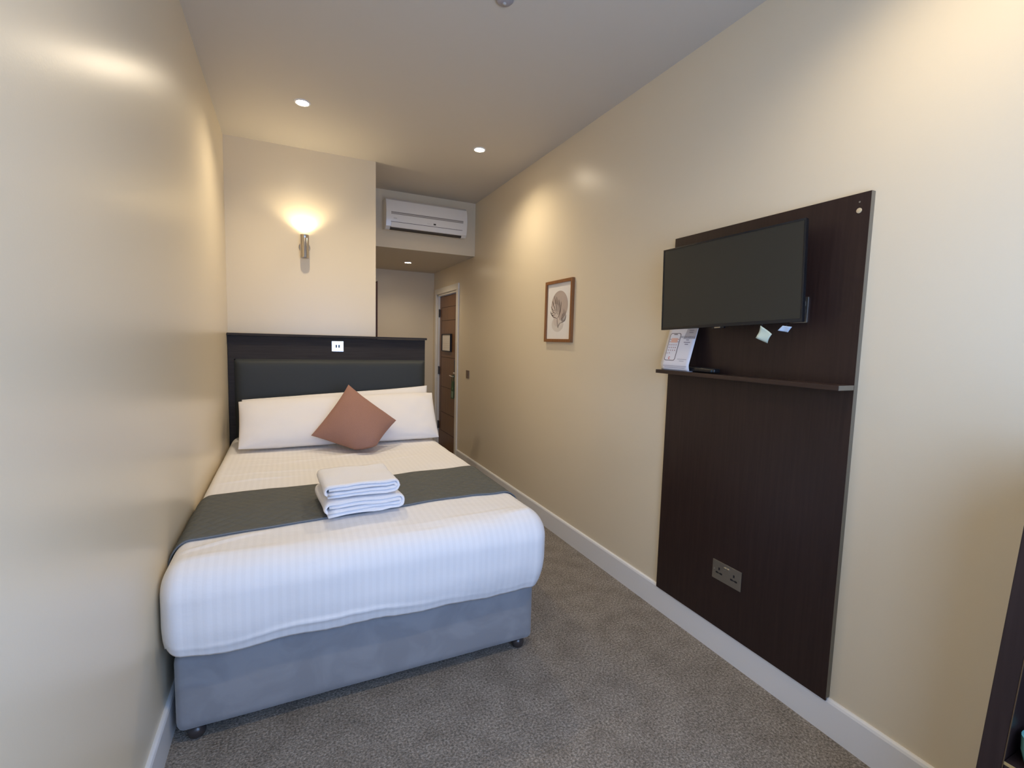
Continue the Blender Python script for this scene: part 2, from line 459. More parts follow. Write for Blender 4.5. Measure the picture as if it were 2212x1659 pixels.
obj('lock_plate', B(W - 0.004, W + 0.028, 4.985, 5.045, 0.980, 0.9985, 0.003), M_polish, door)

# framed notice on the door
nt_ = thing('door_notice', 'small framed fire notice fixed to the brown entrance door', 'notice', (W + 0.02, 5.37, 1.33))
bm = bmesh.new()
y0, y1, z0, z1 = 5.19, 5.54, 1.225, 1.440
for (a, b_, c, d) in ((y0, y0 + 0.016, z0, z1), (y1 - 0.016, y1, z0, z1), (y0 + .016, y1 - .016, z0, z0 + 0.012), (y0 + .016, y1 - .016, z1 - 0.012, z1)):
    box(bm, W + 0.004, W + 0.028, a, b_, c, d, 0.002)
obj('notice_frame', bm, M_slot, nt_)
bm = B(W + 0.012, W + 0.026, y0 + 0.014, y1 - 0.014, z0 + 0.010, z1 - 0.010)
pp = obj('paper', bm, M_mat, nt_)
bm = bmesh.new()
for i in range(6): box(bm, W + 0.0112, W + 0.0121, y0 + 0.05, y1 - 0.05 - 0.02 * (i % 3), z1 - 0.035 - i * 0.026, z1 - 0.039 - i * 0.026 + 0.002)
obj('print', bm, M_beige, pp)

# door hangers on the handle
def hanger(name, label, x, y0, y1, z0, z1, mats, tilt):
    t = thing(name, label, 'door hanger', (x, (y0 + y1) / 2, z0), 'door hangers on the handle')
    bm = bmesh.new()
    seg = 20; yc = (y0 + y1) / 2; hw = (y1 - y0) / 2; hr = hw * 0.55; zc = z1 - hw
    outer = []; inner = []
    for i in range(seg):
        a = 2 * PI * i / seg
        inner.append((yc + hr * math.cos(a), zc + hr * math.sin(a)))
        ca, sa = math.cos(a), math.sin(a)
        k = 1 / max(abs(ca), abs(sa))
        outer.append((yc + hw * ca * k, zc + hw * sa * k))
    th = 0.0015
    for xx in (x, x + th):
        vi = [bm.verts.new((xx, p[0], p[1])) for p in inner]; vo = [bm.verts.new((xx, p[0], p[1])) for p in outer]
        for i in range(seg):
            j = (i + 1) % seg
            bm.faces.new((vi[i], vi[j], vo[j], vo[i]))
    box(bm, x, x + th, y0, y1, z0, zc - hw + 0.0005)
    for v in bm.verts: v.co.x += (v.co.z - z1) * tilt
    obj('card', bm, mats[0], t)
    bm = bmesh.new()
    box(bm, x - 0.001, x - 0.0002, y0 + 0.01, y1 - 0.01, z0 + 0.012, z0 + 0.085)
    quad(bm, [(x - 0.0006, yc - 0.02, z0 + 0.115), (x - 0.0006, yc + 0.012, z0 + 0.105), (x - 0.0006, yc - 0.012, z0 + 0.145)])
    for v in bm.verts: v.co.x += (v.co.z - z1) * tilt
    obj('print', bm, mats[1], t)
hanger('door_hanger', 'green card hanger hooked over the front of the door handle', W - 0.0065, 4.985, 5.085, 0.69, 0.965, (M_green, M_green2), 0.02)
hanger('door_hanger', 'dark card hanger on the door handle, half hidden by the frame', W + 0.003, 4.960, 5.050, 0.70, 0.962, (M_slot, M_green), 0.0)

# dark panel just past the end of the headboard wall
M_redwood = wood('red_brown_veneer', (0.055, 0.022, 0.016), (0.075, 0.03, 0.022), 0.5, 'Z', spec=0.2)
t = thing('wardrobe', 'dark wooden wardrobe, only an edge showing past the headboard wall', 'wardrobe', (XC + 0.02, 4.02, 0))
obj('carcass', B(XC + 0.0155, XC + 0.045, 3.98, 4.40, 0.0, 1.83, 0.002), M_redwood, t)
obj('door_edge', B(XC + 0.046, XC + 0.053, 3.985, 4.395, 0.02, 1.845, 0.002), M_redwood, t)

# ------------------------------------------------------------------ lamps
def downlight(x, y, z, label, power, spot=True, on=True, grp='recessed ceiling downlights'):
    t = thing('downlight', label, 'ceiling light', (x, y, z), grp)
    bm = bmesh.new()
    lathe(bm, (x, y, z), (0, 0, -1), [(0.034, 0.0), (0.036, 0.005), (0.041, 0.006), (0.045, 0.003), (0.046, 0.0)], 40)
    obj('trim_ring', bm, M_white, t, 50)
    bm = bmesh.new(); lathe(bm, (x, y, z), (0, 0, -1), [(0.0, 0.0035), (0.024, 0.0035), (0.034, 0.002), (0.034, 0.0)], 32)
    obj('lens', bm, M_bulb, t, True)
    ld = bpy.data.lights.new('downlight_beam', 'SPOT'); ld.energy = power; ld.color = (1.0, 0.84, 0.61)
    ld.spot_size = math.radians(150); ld.spot_blend = 1.0; ld.shadow_soft_size = 0.03
    lo = bpy.data.objects.new('downlight_beam', ld); COL.objects.link(lo); lo.parent = t; lo.location = (0, 0, -0.03)
    return t
P = 31
downlight(0.483, 3.01, H, 'left of the two lit downlights in the bedroom ceiling', P)
downlight(1.650, 3.137, H, 'right of the two lit downlights, near the right wall', P)
downlight(0.483, 0.50, H, 'downlight over the window end, beside the left wall', 19)
downlight(1.650, 0.50, H, 'downlight over the window end, beside the right wall', 24)
downlight(1.610, 5.19, ZB - 0.004, 'downlight in the low passage ceiling beneath the air conditioner', 11)

# smoke sensor at the top edge of the picture
t = thing('ceiling_sensor', 'small grey round ceiling sensor between the downlights and window', 'sensor', (1.19, 1.69, H))
bm = bmesh.new(); lathe(bm, (1.19, 1.69, H), (0, 0, -1), [(0.036, 0), (0.036, 0.006), (0.030, 0.012), (0.022, 0.016), (0, 0.018)], 28)
obj('housing', bm, plain('sensor_grey', (0.34, 0.31, 0.31), 0.5), t, 50)
bm = bmesh.new(); lathe(bm, (1.19, 1.69, H - 0.016), (0, 0, -1), [(0.008, 0), (0.008, 0.006), (0, 0.007)], 16)
obj('sensor_tip', bm, M_acg, t, True)

# wall sconce
sx, sy = 0.5085, YB - 0.062
t = thing('wall_lamp', 'brushed nickel cylinder wall lamp shining up the headboard wall', 'wall light', (sx, YB, 2.02))
bm = bmesh.new()
lathe(bm, (sx, sy, 1.938), (0, 0, 1), [(0.0, 0.002), (0.024, 0.002), (0.0275, 0.0), (0.030, 0.002), (0.030, 0.142), (0.0295, 0.1435), (0.030, 0.145), (0.030, 0.166), (0.0275, 0.166), (0.0265, 0.12), (0.0, 0.12)], 40)
obj('lamp_shade', bm, M_chrome, t, 40)
bm = bmesh.new(); lathe(bm, (sx, YB, 2.024), (0, -1, 0), [(0.040, 0), (0.040, 0.006), (0.036, 0.012), (0.0, 0.014)], 36)
obj('wall_plate', bm, M_chrome, t, 40)
bm = bmesh.new(); cyl(bm, (sx, YB - 0.012, 2.024), (sx, sy + 0.025, 2.024), 0.010)
obj('bracket', bm, M_chrome, t, 40)
bm = bmesh.new(); lathe(bm, (sx, sy, 2.062), (0, 0, 1), [(0, 0), (0.022, 0.0), (0.023, 0.03), (0.0, 0.034)], 24)
obj('bulb', bm, M_bulb2, t, True)
ld = bpy.data.lights.new('wall_lamp_beam', 'SPOT'); ld.energy = 5; ld.color = (1.0, 0.84, 0.56)
ld.spot_size = math.radians(132); ld.spot_blend = 0.7; ld.shadow_soft_size = 0.012
lo = bpy.data.objects.new('wall_lamp_beam', ld); COL.objects.link(lo); lo.parent = t
lo.location = (0, -0.062, 2.108 - 2.02); lo.rotation_euler = (PI, 0, 0)

# ------------------------------------------------------------------ air conditioner
ax0, ax1 = 1.195, 1.962
t = thing('air_conditioner', 'white split air conditioner on the bulkhead above the passage', 'air conditioner', ((ax0 + ax1) / 2, Y2, 2.36))
yf = Y2 - 0.185
prof = [(Y2 - 0.001, 2.365), (Y2 - 0.10, 2.352), (yf + 0.045, 2.350), (yf + 0.018, 2.375), (yf + 0.004, 2.43), (yf, 2.50), (yf + 0.006, 2.56), (yf + 0.022, 2.605), (yf + 0.055, 2.628), (Y2 - 0.001, 2.634)]
bm = bmesh.new(); prism_x(bm, prof, ax0, ax1)
es = [e for e in bm.edges if abs(e.verts[0].co.x - e.verts[1].co.x) < 1e-6]
bmesh.ops.bevel(bm, geom=es, offset=0.006, segments=3, profile=0.6, affect='EDGES')
obj('casing', bm, M_acw, t, 30)
def acsurf(z):  # y of the front at height z
    pts = sorted([(p[1], p[0]) for p in prof[2:9]])
    for (a, ya), (b_, yb) in zip(pts, pts[1:]):
        if a <= z <= b_: return ya + (yb - ya) * (z - a) / (b_ - a)
    return yf
bm = bmesh.new()
for z, h in ((2.4935, 0.0055), (2.479, 0.0035)):
    prism_x(bm, [(acsurf(z) + 0.004, z), (acsurf(z) - 0.0012, z), (acsurf(z + h) - 0.0012, z + h), (acsurf(z + h) + 0.004, z + h)], ax0 + 0.045, ax1 - 0.042)
obj('intake_slot', bm, plain('aircon_shadow_grey', (0.20, 0.18, 0.16), 0.5), t)
prism = bmesh.new(); prism_x(prism, [(acsurf(2.4825) + 0.004, 2.4826), (acsurf(2.4825) - 0.001, 2.4826), (acsurf(2.4934) - 0.001, 2.4934), (acsurf(2.4934) + 0.004, 2.4934)], ax0 + 0.045, ax1 - 0.042)
obj('trim_strip', prism, M_acg, t)
# vane with its dark surround and outlet below
bm = bmesh.new()
prism_x(bm, [(acsurf(2.412) + 0.004, 2.415), (acsurf(2.415) - 0.001, 2.415), (acsurf(2.412) - 0.001, 2.412), (acsurf(2.41) + 0.004, 2.41)], ax0 + 0.042, ax1 - 0.048)
prism_x(bm, [(yf + 0.075, 2.3515), (yf + 0.05, 2.3465), (yf + 0.030, 2.352), (yf + 0.022, 2.368), (yf + 0.03, 2.372)], ax0 + 0.04, ax1 - 0.052)
obj('air_outlet', bm, M_acd, t)
bm = bmesh.new()
prism_x(bm, [(yf + 0.020, 2.366), (yf + 0.014, 2.370), (acsurf(2.39) - 0.005, 2.39), (acsurf(2.41) - 0.003, 2.4105), (acsurf(2.41) + 0.004, 2.409), (acsurf(2.39) + 0.002, 2.389)], ax0 + 0.046, ax1 - 0.052)
obj('air_vane', bm, M_acw, t, 40)
bm = bmesh.new()
prism_x(bm, [(acsurf(2.432) + 0.003, 2.427), (acsurf(2.432) - 0.0015, 2.427), (acsurf(2.44) - 0.0015, 2.44), (acsurf(2.44) + 0.003, 2.44)], 1.630, 1.652)
obj('display', bm, M_acd, t)
bm = bmesh.new()
for i in range(3): prism_x(bm, [(acsurf(2.432) + 0.003, 2.43), (acsurf(2.432) - 0.001, 2.43), (acsurf(2.44) - 0.001, 2.438), (acsurf(2.44) + 0.003, 2.438)], 1.575 + i * 0.014, 1.5775 + i * 0.014)
obj('indicator_mark', bm, M_acg, t)
bm = bmesh.new()
for i in range(5): prism_x(bm, [(acsurf(2.442) + 0.003, 2.440), (acsurf(2.442) - 0.001, 2.440), (acsurf(2.448) - 0.001, 2.448), (acsurf(2.448) + 0.003, 2.448)], 1.262 + i * 0.0062, 1.2665 + i * 0.0062)
obj('badge', bm, M_acg, t)

# ------------------------------------------------------------------ headboard
HX0, HX1 = 0.012, 1.420
t = thing('headboard', 'wide charcoal headboard with padded panel and capped top behind the bed', 'headboard', (0.71, YB - 0.05, 0))
obj('back_panel', B(0.002, HX1 - 0.004, 3.700, 3.757, 0.0, 1.358, 0.002), M_hbwood, t)
obj('cap', B(0.002, HX1 + 0.004, 3.668, 3.757, 1.359, 1.376, 0.0015), M_hbwood, t)
px0, px1, pz0, pz1 = 0.040, 1.4155, 0.44, 1.192
def padf(u, v, w):
    x = px0 + (px1 - px0) * u; z = pz0 + (pz1 - pz0) * w; y = 3.699 - 0.036 * (1 - v)
    if v < 0.5:
        ex = min(x - px0, px1 - x); ez = min(z - pz0, pz1 - z); e = min(ex, ez)
        y = 3.699 - 0.036 * (1 - math.exp(-e / 0.016)) - 0.0015 * nz3((x, y, z), 5) * min(1, e / 0.05)
    return Vector((x, y, z))
obj('padded_panel', lattice_bm(110, 1, 70, padf, skip=()), M_leather, t, 50)

# switch on the headboard
t = thing('light_switch', 'polished double light switch on the headboard top rail', 'light switch', (0.732, 3.70, 1.294))
bm = B(0.689, 0.775, 3.695, 3.700, 1.254, 1.334, 0.002); obj('switch_plate', bm, M_polish, t)
for x in (0.722, 0.742):
    obj('rocker', B(x - 0.0065, x + 0.0065, 3.691, 3.6955, 1.283, 1.306, 0.0015), M_caster, t)
for x in (0.7, 0.764):
    bm = bmesh.new(); lathe(bm, (x, 3.6951, 1.294), (0, -1, 0), [(0.004, 0), (0.0035, 0.001), (0, 0.0012)], 14); obj('screw', bm, M_chrome, t, 40)

# ------------------------------------------------------------------ bed
bed = thing('bed', 'double divan bed with grey velvet base against the left wall', 'bed', (0.70, 2.62, 0))
def basef(u, v, w):
    x0, x1, y0, y1, z0, z1 = 0.032, 1.358, 1.590, 3.655, 0.045, 0.318
    p = Vector((x0 + (x1 - x0) * u, y0 + (y1 - y0) * v, z0 + (z1 - z0) * w)); r = 0.028
    q = Vector((min(max(p.x, x0 + r), x1 - r), min(max(p.y, y0 + r), y1 - r), min(max(p.z, z0 + r), z1 - r)))
    d = p - q
    if d.length > 1e-9: p = q + d.normalized() * r
    k = 0.0025 * nz3(p, 6, 3) + 0.001 * nz3(p, 20, 1)
    p.y += k if v < 0.5 else 0
    return p
obj('divan_base', lattice_bm(66, 90, 16, basef), M_velvet, bed, True)
obj('mattress', B(0.045, 1.350, 1.600, 3.65, 0.3185, 0.565, 0.03, 4), M_mattress, bed, 40)
for cx, cy in ((0.087, 1.628), (1.300, 1.628), (0.087, 3.55), (1.300, 3.55)):
    bm = bmesh.new()
    lathe(bm, (cx, cy, 0.0), (0, 0, 1), [(0, 0.0), (0.014, 0.001), (0.024, 0.009), (0.0275, 0.022), (0.026, 0.034), (0.018, 0.044), (0.012, 0.049), (0.012, 0.052), (0, 0.052)], 24)
    obj('caster', bm, M_caster, bed, True)

# duvet ---------------------------------------------------------------
DX0, DX1, DYF, DYB, DZT = 0.003, 1.400, 1.512, 3.650, 0.634
RZ, RXL, RXR, RY = 0.105, 0.062, 0.085, 0.115
CREASES = [(2.95, -0.10, 0.05, 0.95, 0.006), (2.78, 0.12, 0.1, 1.3, 0.005), (2.62, -0.05, 0.02, 0.7, 0.006), (2.46, 0.10, 0.02, 0.5, 0.006), (2.52, 0.2, 0.7, 1.35, 0.004), (1.66, 0.35, 0.02, 0.35, 0.007), (1.62, 0.02, 0.9, 1.38, 0.004)]
def hem(x):   # height of the hem along the foot
    return 0.322 + 0.016 * math.sin(x * 3.1 + 0.4) + 0.055 * math.exp(-x / 0.06) + 0.004 * math.sin(x * 21) + 0.012 * math.exp(-(1.38 - x) / .2)
def duvet_pt(u, v, w, off=0.0):
    x = DX0 + (DX1 - DX0) * u; y = DYF + (DYB - DYF) * v
    zh = hem(x) if v < 0.002 else 0.335 + 0.01 * math.sin(y * 7) * min(1, (y - DYF) / 0.3) + (hem(x) - 0.335) * math.exp(-(y - DYF) / 0.10)
    z = zh + (DZT - zh) * w
    p = Vector((x, y, z)); r = RY
    q = Vector((min(max(x, DX0 + RXL), DX1 - RXR), min(max(y, DYF + r), DYB), min(z, DZT - RZ)))
    d = p - q; rr = r
    if d.length > 1e-9:
        a = d.normalized()
        rx = RXL if a.x < 0 else RXR
        rr = 1 / math.sqrt((a.x / rx) ** 2 + (a.y / r) ** 2 + (a.z / RZ) ** 2)
        p = q + a * rr
    # softness
    fz = max(0.0, (0.45 - p.z) / 0.13)
    fr = max(0.0, 1 - (p.y - DYF) / 0.2)
    if fr > 0: p.y += 0.026 * fz * fz * fr
    if p.x > DX1 - 0.12: p.x -= 0.026 * fz * fz * max(0, (p.x - DX1 + 0.12) / 0.12)
    if p.x < 0.14: p.x += 0.012 * fz * fz
    topw = max(0.0, min(1.0, (p.z - 0.56) / 0.07))
    for c_, sl, xa, xb, am in CREASES:
        dd_ = p.y - (c_ + sl * p.x)
        if abs(dd_) < 0.03 and xa < p.x < xb: p.z += am * math.exp(-(dd_ / 0.009) ** 2) * math.sin(PI * (p.x - xa) / (xb - xa)) * topw
    n = 0.009 * nz3(p, 2.6, 5) + 0.0045 * nz3(p, 7, 9)
    # pulled ridges across the top near the pillows and foot
    n += 0.0022 * math.sin(p.y * 40 + 3 * nz3(p, 2, 1)) * max(0, nz3(p, 1.5, 22))
    if topw > 0.99 or p.y > DYF + r: p.z += n * topw
    side = 1 - topw
    if p.y < DYF + r:
        p.y += side * (0.006 * nz3(p, 5, 2) + 0.0035 * nz3(Vector((p.x * 3, p.y, p.z * 0.5)), 9, 7))
        p.z += n * topw
        # hem seam, a raised line a little above the edge
        d2 = p.z - (zh + 0.030 + 0.02 * max(0, 1 - abs(p.x - 0.55) / 0.5))
        p.y -= 0.009 * math.exp(-(d2 / 0.008) ** 2) * side * (0.12 + 0.7 * math.exp(-((p.x - 0.5) / 0.28) ** 2))
    p.x = max(p.x, 0.003)
    return p
bm = lattice_bm(120, 210, 44, lambda u, v, w: duvet_pt(u, v, w), skip=('z0', 'y1'))
duv = obj('duvet', bm, M_duvet, None, True, loc=(0.70, 2.6, DZT))
props(duv, 'white satin-stripe duvet spread over the bed and hanging over its foot', 'duvet')
solidify(duv, 0.010, -1)

# runner --------------------------------------------------------------
def cross(s, y):
    """walk over the duvet at depth y: s = distance from the left hem; returns point and normal"""
    zl = 0.46
    cl, cr = PI / 4 * (RXL + RZ), PI / 4 * (RXR + RZ)
    for k, L in (('l', DZT - RZ - zl), ('cl', cl), ('t', DX1 - DX0 - RXL - RXR), ('cr', cr), ('r', 9)):
        if s <= L: break
        s -= L
    if k == 'l': return Vector((DX0, y, zl + s)), Vector((-1, 0, 0))
    if k == 'cl':
        a = s / cl * PI / 2
        return Vector((DX0 + RXL - RXL * math.cos(a), y, DZT - RZ + RZ * math.sin(a))), Vector((-math.cos(a) * RZ, 0, math.sin(a) * RXL)).normalized()
    if k == 't': return Vector((DX0 + RXL + s, y, DZT)), Vector((0, 0, 1))
    if k == 'cr':
        a = s / cr * PI / 2
        return Vector((DX1 - RXR + RXR * math.sin(a), y, DZT - RZ + RZ * math.cos(a))), Vector((math.sin(a) * RZ, 0, math.cos(a) * RXR)).normalized()
    return Vector((DX1, y, DZT - RZ - s)), Vector((1, 0, 0))
SL = (DZT - RZ - 0.46) + PI / 4 * (RXL + RXR + 2 * RZ) + (DX1 - DX0 - RXL - RXR) + (DZT - RZ - 0.36)
def runner_pt(s, t, off):
    x = s / SL * 1.5
    y = (1.735 + 0.125 * min(1, max(0, x)) ** 0.8) + t * (0.515 - 0.03 * x)
    p, n = cross(s, y)
    topw = max(0.0, min(1.0, (p.z - 0.56) / 0.07))
    k = (0.009 * nz3(p, 2.6, 5) + 0.0045 * nz3(p, 7, 9) + 0.0022 * math.sin(p.y * 40 + 3 * nz3(p, 2, 1)) * max(0, nz3(p, 1.5, 22))) * topw
    p.z += k
    p += n * (off + 0.0015 * nz3(p, 12, 4))
    p.x = max(p.x, 0.0025)
    return p
bm = bmesh.new(); ns, nt2 = 150, 44
top = [[bm.verts.new(runner_pt(SL * i / ns, j / nt2, 0.0085)) for j in range(nt2 + 1)] for i in range(ns + 1)]
bot = [[bm.verts.new(runner_pt(SL * i / ns, j / nt2, 0.0025)) for j in range(nt2 + 1)] for i in range(ns + 1)]
for g, fl in ((top, 0), (bot, 1)):
    for i in range(ns):
        for j in range(nt2):
            f = (g[i][j], g[i + 1][j], g[i + 1][j + 1], g[i][j + 1]); bm.faces.new(f if not fl else f[::-1])
for i in range(ns):
    bm.faces.new((bot[i][0], bot[i + 1][0], top[i + 1][0], top[i][0])); bm.faces.new((top[i][nt2], top[i + 1][nt2], bot[i + 1][nt2], bot[i][nt2]))
for j in range(nt2):
    bm.faces.new((top[0][j], top[0][j + 1], bot[0][j + 1], bot[0][j])); bm.faces.new((bot[ns][j], bot[ns][j + 1], top[ns][j + 1], top[ns][j]))
run = thing('bed_runner', 'dark grey quilted bed runner laid across the duvet under the towels', 'bed runner', (0.70, 2.02, DZT))
obj('quilted_cloth', bm, M_runner, run, True)
bm = bmesh.new(); r0 = []
for i in range(ns + 1):
    p = runner_pt(SL * i / ns, 0, 0.006); r0.append(p + Vector((0, -0.004, 0)))
tube(bm, r0, 0.0034, 6)
obj('binding', bm, M_rbind, run, True)

# ------------------------------------------------------------------ pillows and cushion
def pillow_bm(c, th, n=30, p=2.6, flange=0.0, wrinkle=0.006, seed=0, blunt=0.0, pinch=0.06):
    """c = four corners (bottom-left, bottom-right, top-right, top-left)"""
    c = [Vector(q) for q in c]
    nrm = ((c[1] - c[0]).cross(c[3] - c[0])).normalized()
    cen = sum(c, Vector()) / 4
    def at(u, v, side):
        a, b = (u + 1) / 2, (v + 1) / 2
        # pull the middles of the sides in a little so that the corners stand out
        P = c[0] * (1 - a) * (1 - b) + c[1] * a * (1 - b) + c[2] * a * b + c[3] * (1 - a) * b
        k = 1 - pinch * ((1 - u * u) * v * v + (1 - v * v) * u * u)
        P = cen + (P - cen) * k
        if blunt:   # the corner it stands on is squashed flat
            e = max(0.0, 1 - math.hypot(u + 1, v + 1) / 0.6)
            P = P + (cen - P) * blunt * e
        h = max(0, 1 - abs(u) ** p) ** 0.5 * max(0, 1 - abs(v) ** p) ** 0.5
        d = th / 2 * h
        d += wrinkle * nz3(P, 6, seed) * min(1, h * 2) + wrinkle * 0.4 * nz3(P, 17, seed) * min(1, h * 2)
        # pulls radiating from the corners
        rad = math.hypot(abs(u) - 1, abs(v) - 1)
        d += wrinkle * 0.5 * math.sin(math.atan2(1 - abs(v) + 1e-5, 1 - abs(u) + 1e-5) * 9) * math.exp(-rad * 3) * min(1, h * 3)
        return P + nrm * d * side
    bm = bmesh.new(); G = {}
    def key(i, j, s): return (i, j, 0) if i in (0, n) or j in (0, n) else (i, j, s)
    def vert(i, j, s):
        k = key(i, j, s)
        if k not in G:
            u = math.sin(PI / 2 * (-1 + 2 * i / n)) ; v = math.sin(PI / 2 * (-1 + 2 * j / n))
            G[k] = bm.verts.new(at(u, v, s if k[2] else 0))
        return G[k]
    for s in (1, -1):
        for i in range(n):
            for j in range(n):
                f = [vert(i, j, s), vert(i + 1, j, s), vert(i + 1, j + 1, s), vert(i, j + 1, s)]
                bm.faces.new(f if s == 1 else f[::-1])
    return bm

def pillow(label, c, th, seed, mat=M_pillow, name='pillow', cat='pillow', grp='white pillows leaning on the headboard', **kw):
    bm = pillow_bm(c, th, seed=seed, **kw)
    loc = sum([Vector(q) for q in c], Vector()) / 4
    o = obj(name, bm, mat, None, True, loc=loc)
    return props(o, label, cat, grp)
pz = DZT
# back row, then front row
pillow('left white pillow of the back row, upright on the headboard', [(0.095, 3.42, pz + .030), (0.764, 3.42, pz + .030), (0.764, 3.585, 0.950), (0.090, 3.585, 0.912)], 0.120, 3, pinch=0.02)
pillow('right white pillow of the back row, its corner showing highest', [(0.774, 3.43, pz + .030), (1.395, 3.43, pz + .030), (1.408, 3.600, 0.990), (0.774, 3.595, 0.950)], 0.110, 11, pinch=0.035)
pillow('left white pillow of the front row, beside the left wall', [(0.100, 3.125, pz + .028), (0.748, 3.115, pz + .028), (0.748, 3.415, 0.936), (0.083, 3.425, 0.918)], 0.150, 5, pinch=0.018, wrinkle=0.008)
pillow('right white pillow of the front row, half behind the brown cushion', [(0.754, 3.115, pz + .028), (1.368, 3.11, pz + .028), (1.402, 3.425, 0.950), (0.754, 3.415, 0.936)], 0.150, 17, pinch=0.018, wrinkle=0.013)
cu = pillow('square terracotta brown cushion standing on its corner against the white pillows', [(0.842, 2.77, pz + .010), (1.052, 3.07, 0.806), (0.766, 3.30, 1.036), (0.512, 3.07, 0.733)], 0.165, 23, M_cushion, 'cushion', 'cushion', None, wrinkle=0.005, pinch=0.10, p=2.2, blunt=0.26)

# ------------------------------------------------------------------ towels
def towel_bm(w, d, h, layers, th, cx, cy, z0, rot, seed):
    """a towel folded into a flat spiral whose rolled ends show at the front"""
    # spiral centre line in (x,z)
    path = []
    hw, hh = w / 2 - th / 2, h / 2 - th / 2
    k = 0
    a, b = hw, hh
    # start: bottom left going right, wind inwards
    pts = []
    turns = layers
    x0 = -a
    while b > th * 0.45 and k < turns:
        n = 8
        r = b
        # bottom run
        for i in range(9): pts.append((-a + r + (2 * a - 2 * r) * i / 8, -b))
        for i in range(1, n): an = -PI / 2 + PI * i / n; pts.append((a - r + r * math.cos(an), r * math.sin(an)))
        b2 = b
        nb = b - th * 1.02
        for i in range(9): pts.append((a - r - (2 * a - 2 * r - th * 0.5) * i / 8, b2 + 0 * i))
        if nb <= th * 0.45: break
        for i in range(1, n):
            an = PI / 2 + PI * i / n
            rr = b2 + (nb - b2) * i / n
            pts.append((-a + r + th * 0.5 + rr * math.cos(an), rr * math.sin(an)))
        a -= th * 0.9; b = nb; k += 1
    bm = bmesh.new(); ny = 14
    P2 = [Vector((p[0], 0, p[1])) for p in pts]
    grids = []
    for side in (1, -1):
        g = []
        for i, p in enumerate(P2):
            tdir = (P2[min(i + 1, len(P2) - 1)] - P2[max(i - 1, 0)]).normalized()
            n_ = Vector((tdir.z, 0, -tdir.x))
            row = []
            for j in range(ny + 1):
                y = -d / 2 + d * j / ny
                # soft rounded layer edge at front and back
                e = min(j, ny - j)
                hl = th / 2 * (0.45 if e == 0 else 0.92)
                q = p + n_ * side * hl + Vector((0, y, 0))
                q.y += 0.016 * nz3((p.x, p.z * 8, seed), 9, seed) * (1 if j < 3 else 0.3)
                s = Vector((q.x * 1.0, q.y, z0))
                q.z += 0.006 * nz3(s, 9, seed) + 0.0022 * nz3(q, 36, seed)
                q.x += 0.004 * nz3((q.z * 4, q.y, seed), 8, seed)
                row.append(q)
            g.append(row)
        grids.append(g)
    R = Matrix.Rotation(rot, 3, 'Z')
    zmin = min(q.z for g in grids for r_ in g for q in r_)
    V = [[[bm.verts.new(R @ Vector((q.x, q.y, 0)) + Vector((cx, cy, z0 + q.z - zmin))) for q in row] for row in g] for g in grids]
    m = len(P2)
    for i in range(m - 1):
        for j in range(ny):
            bm.faces.new((V[0][i][j], V[0][i + 1][j], V[0][i + 1][j + 1], V[0][i][j + 1]))
            bm.faces.new((V[1][i][j + 1], V[1][i + 1][j + 1], V[1][i + 1][j], V[1][i][j]))
        bm.faces.new((V[1][i][0], V[1][i + 1][0], V[0][i + 1][0], V[0][i][0])); bm.faces.new((V[0][i][ny], V[0][i + 1][ny], V[1][i + 1][ny], V[1][i][ny]))
    for i in (0, m - 1):
        for j in range(ny): bm.faces.new((V[0][i][j], V[0][i][j + 1], V[1][i][j + 1], V[1][i][j]))
    return bm
TZ = DZT + 0.016
for (lab, w, dd, h, L, th, cx, cy, z, rot, sd) in (
        ('lower folded white towel lying on the grey bed runner', 0.340, 0.30, 0.060, 3, 0.0140, 0.649, 1.925, TZ, math.radians(4), 4.2),
        ('upper folded white towel, on top of the other towel', 0.318, 0.285, 0.056, 3, 0.013, 0.643, 1.928, TZ + 0.069, math.radians(3), 8.7)):
    o = obj('folded_towel', towel_bm(w, dd, h, L, th, cx, cy, z, rot, sd), M_towel, None, True, loc=(cx, cy, z))
    props(o, lab, 'towel', 'folded towels on the runner')

# ------------------------------------------------------------------ tv board and shelf on the right wall
BY0, BY1, BZ0, BZ1 = 0.7613, 1.6168, 0.1245, 1.8816
BX = W - 0.020
t = thing('wall_board', 'tall dark brown wooden board behind the television on the right wall', 'wall panel', (W, 1.19, BZ0))
bm = bmesh.new(); prism_y(bm, [(BX, BZ0), (W - 0.0145, BZ0), (W - 0.0145, SK + 0.003), (W - 0.0004, SK + 0.003), (W - 0.0004, BZ1), (BX, BZ1)], BY0, BY1)
obj('board', bm, M_walnut, t)
obj('board_edge', B(BX + 0.0006, W - 0.0004, BY0 - 0.0012, BY0 - 0.0001, SK + 0.003, BZ1), M_edge, t)
bm = bmesh.new(); lathe(bm, (BX - 0.0001, 0.794, 1.825), (-1, 0, 0), [(0.0085, 0), (0.0085, 0.0015), (0.006, 0.0025), (0, 0.0025)], 20)
obj('screw_cap', bm, plain('beige_plug', (0.55, 0.44, 0.27), 0.5), t, 40)
bm = bmesh.new(); lathe(bm, (BX - 0.0001, 0.795, 1.853), (-1, 0, 0), [(0.003, 0), (0.0025, 0.001), (0, 0.001)], 12)
obj('screw_hole', bm, M_edge, t, 40)

SZ = 1.250
t = thing('shelf', 'narrow dark brown ledge shelf across the wall board beneath the television', 'shelf', (BX, 1.18, SZ - 0.017))
obj('shelf_board', B(2.006, BX - 0.0003, 0.762, 1.612, SZ - 0.017, SZ, 0.001), M_walnutH, t)
obj('shelf_end', B(2.008, BX - 0.002, 0.7605, 0.7619, SZ - 0.0165, SZ - 0.0005), M_edge, t, label='tan worn end of the shelf')

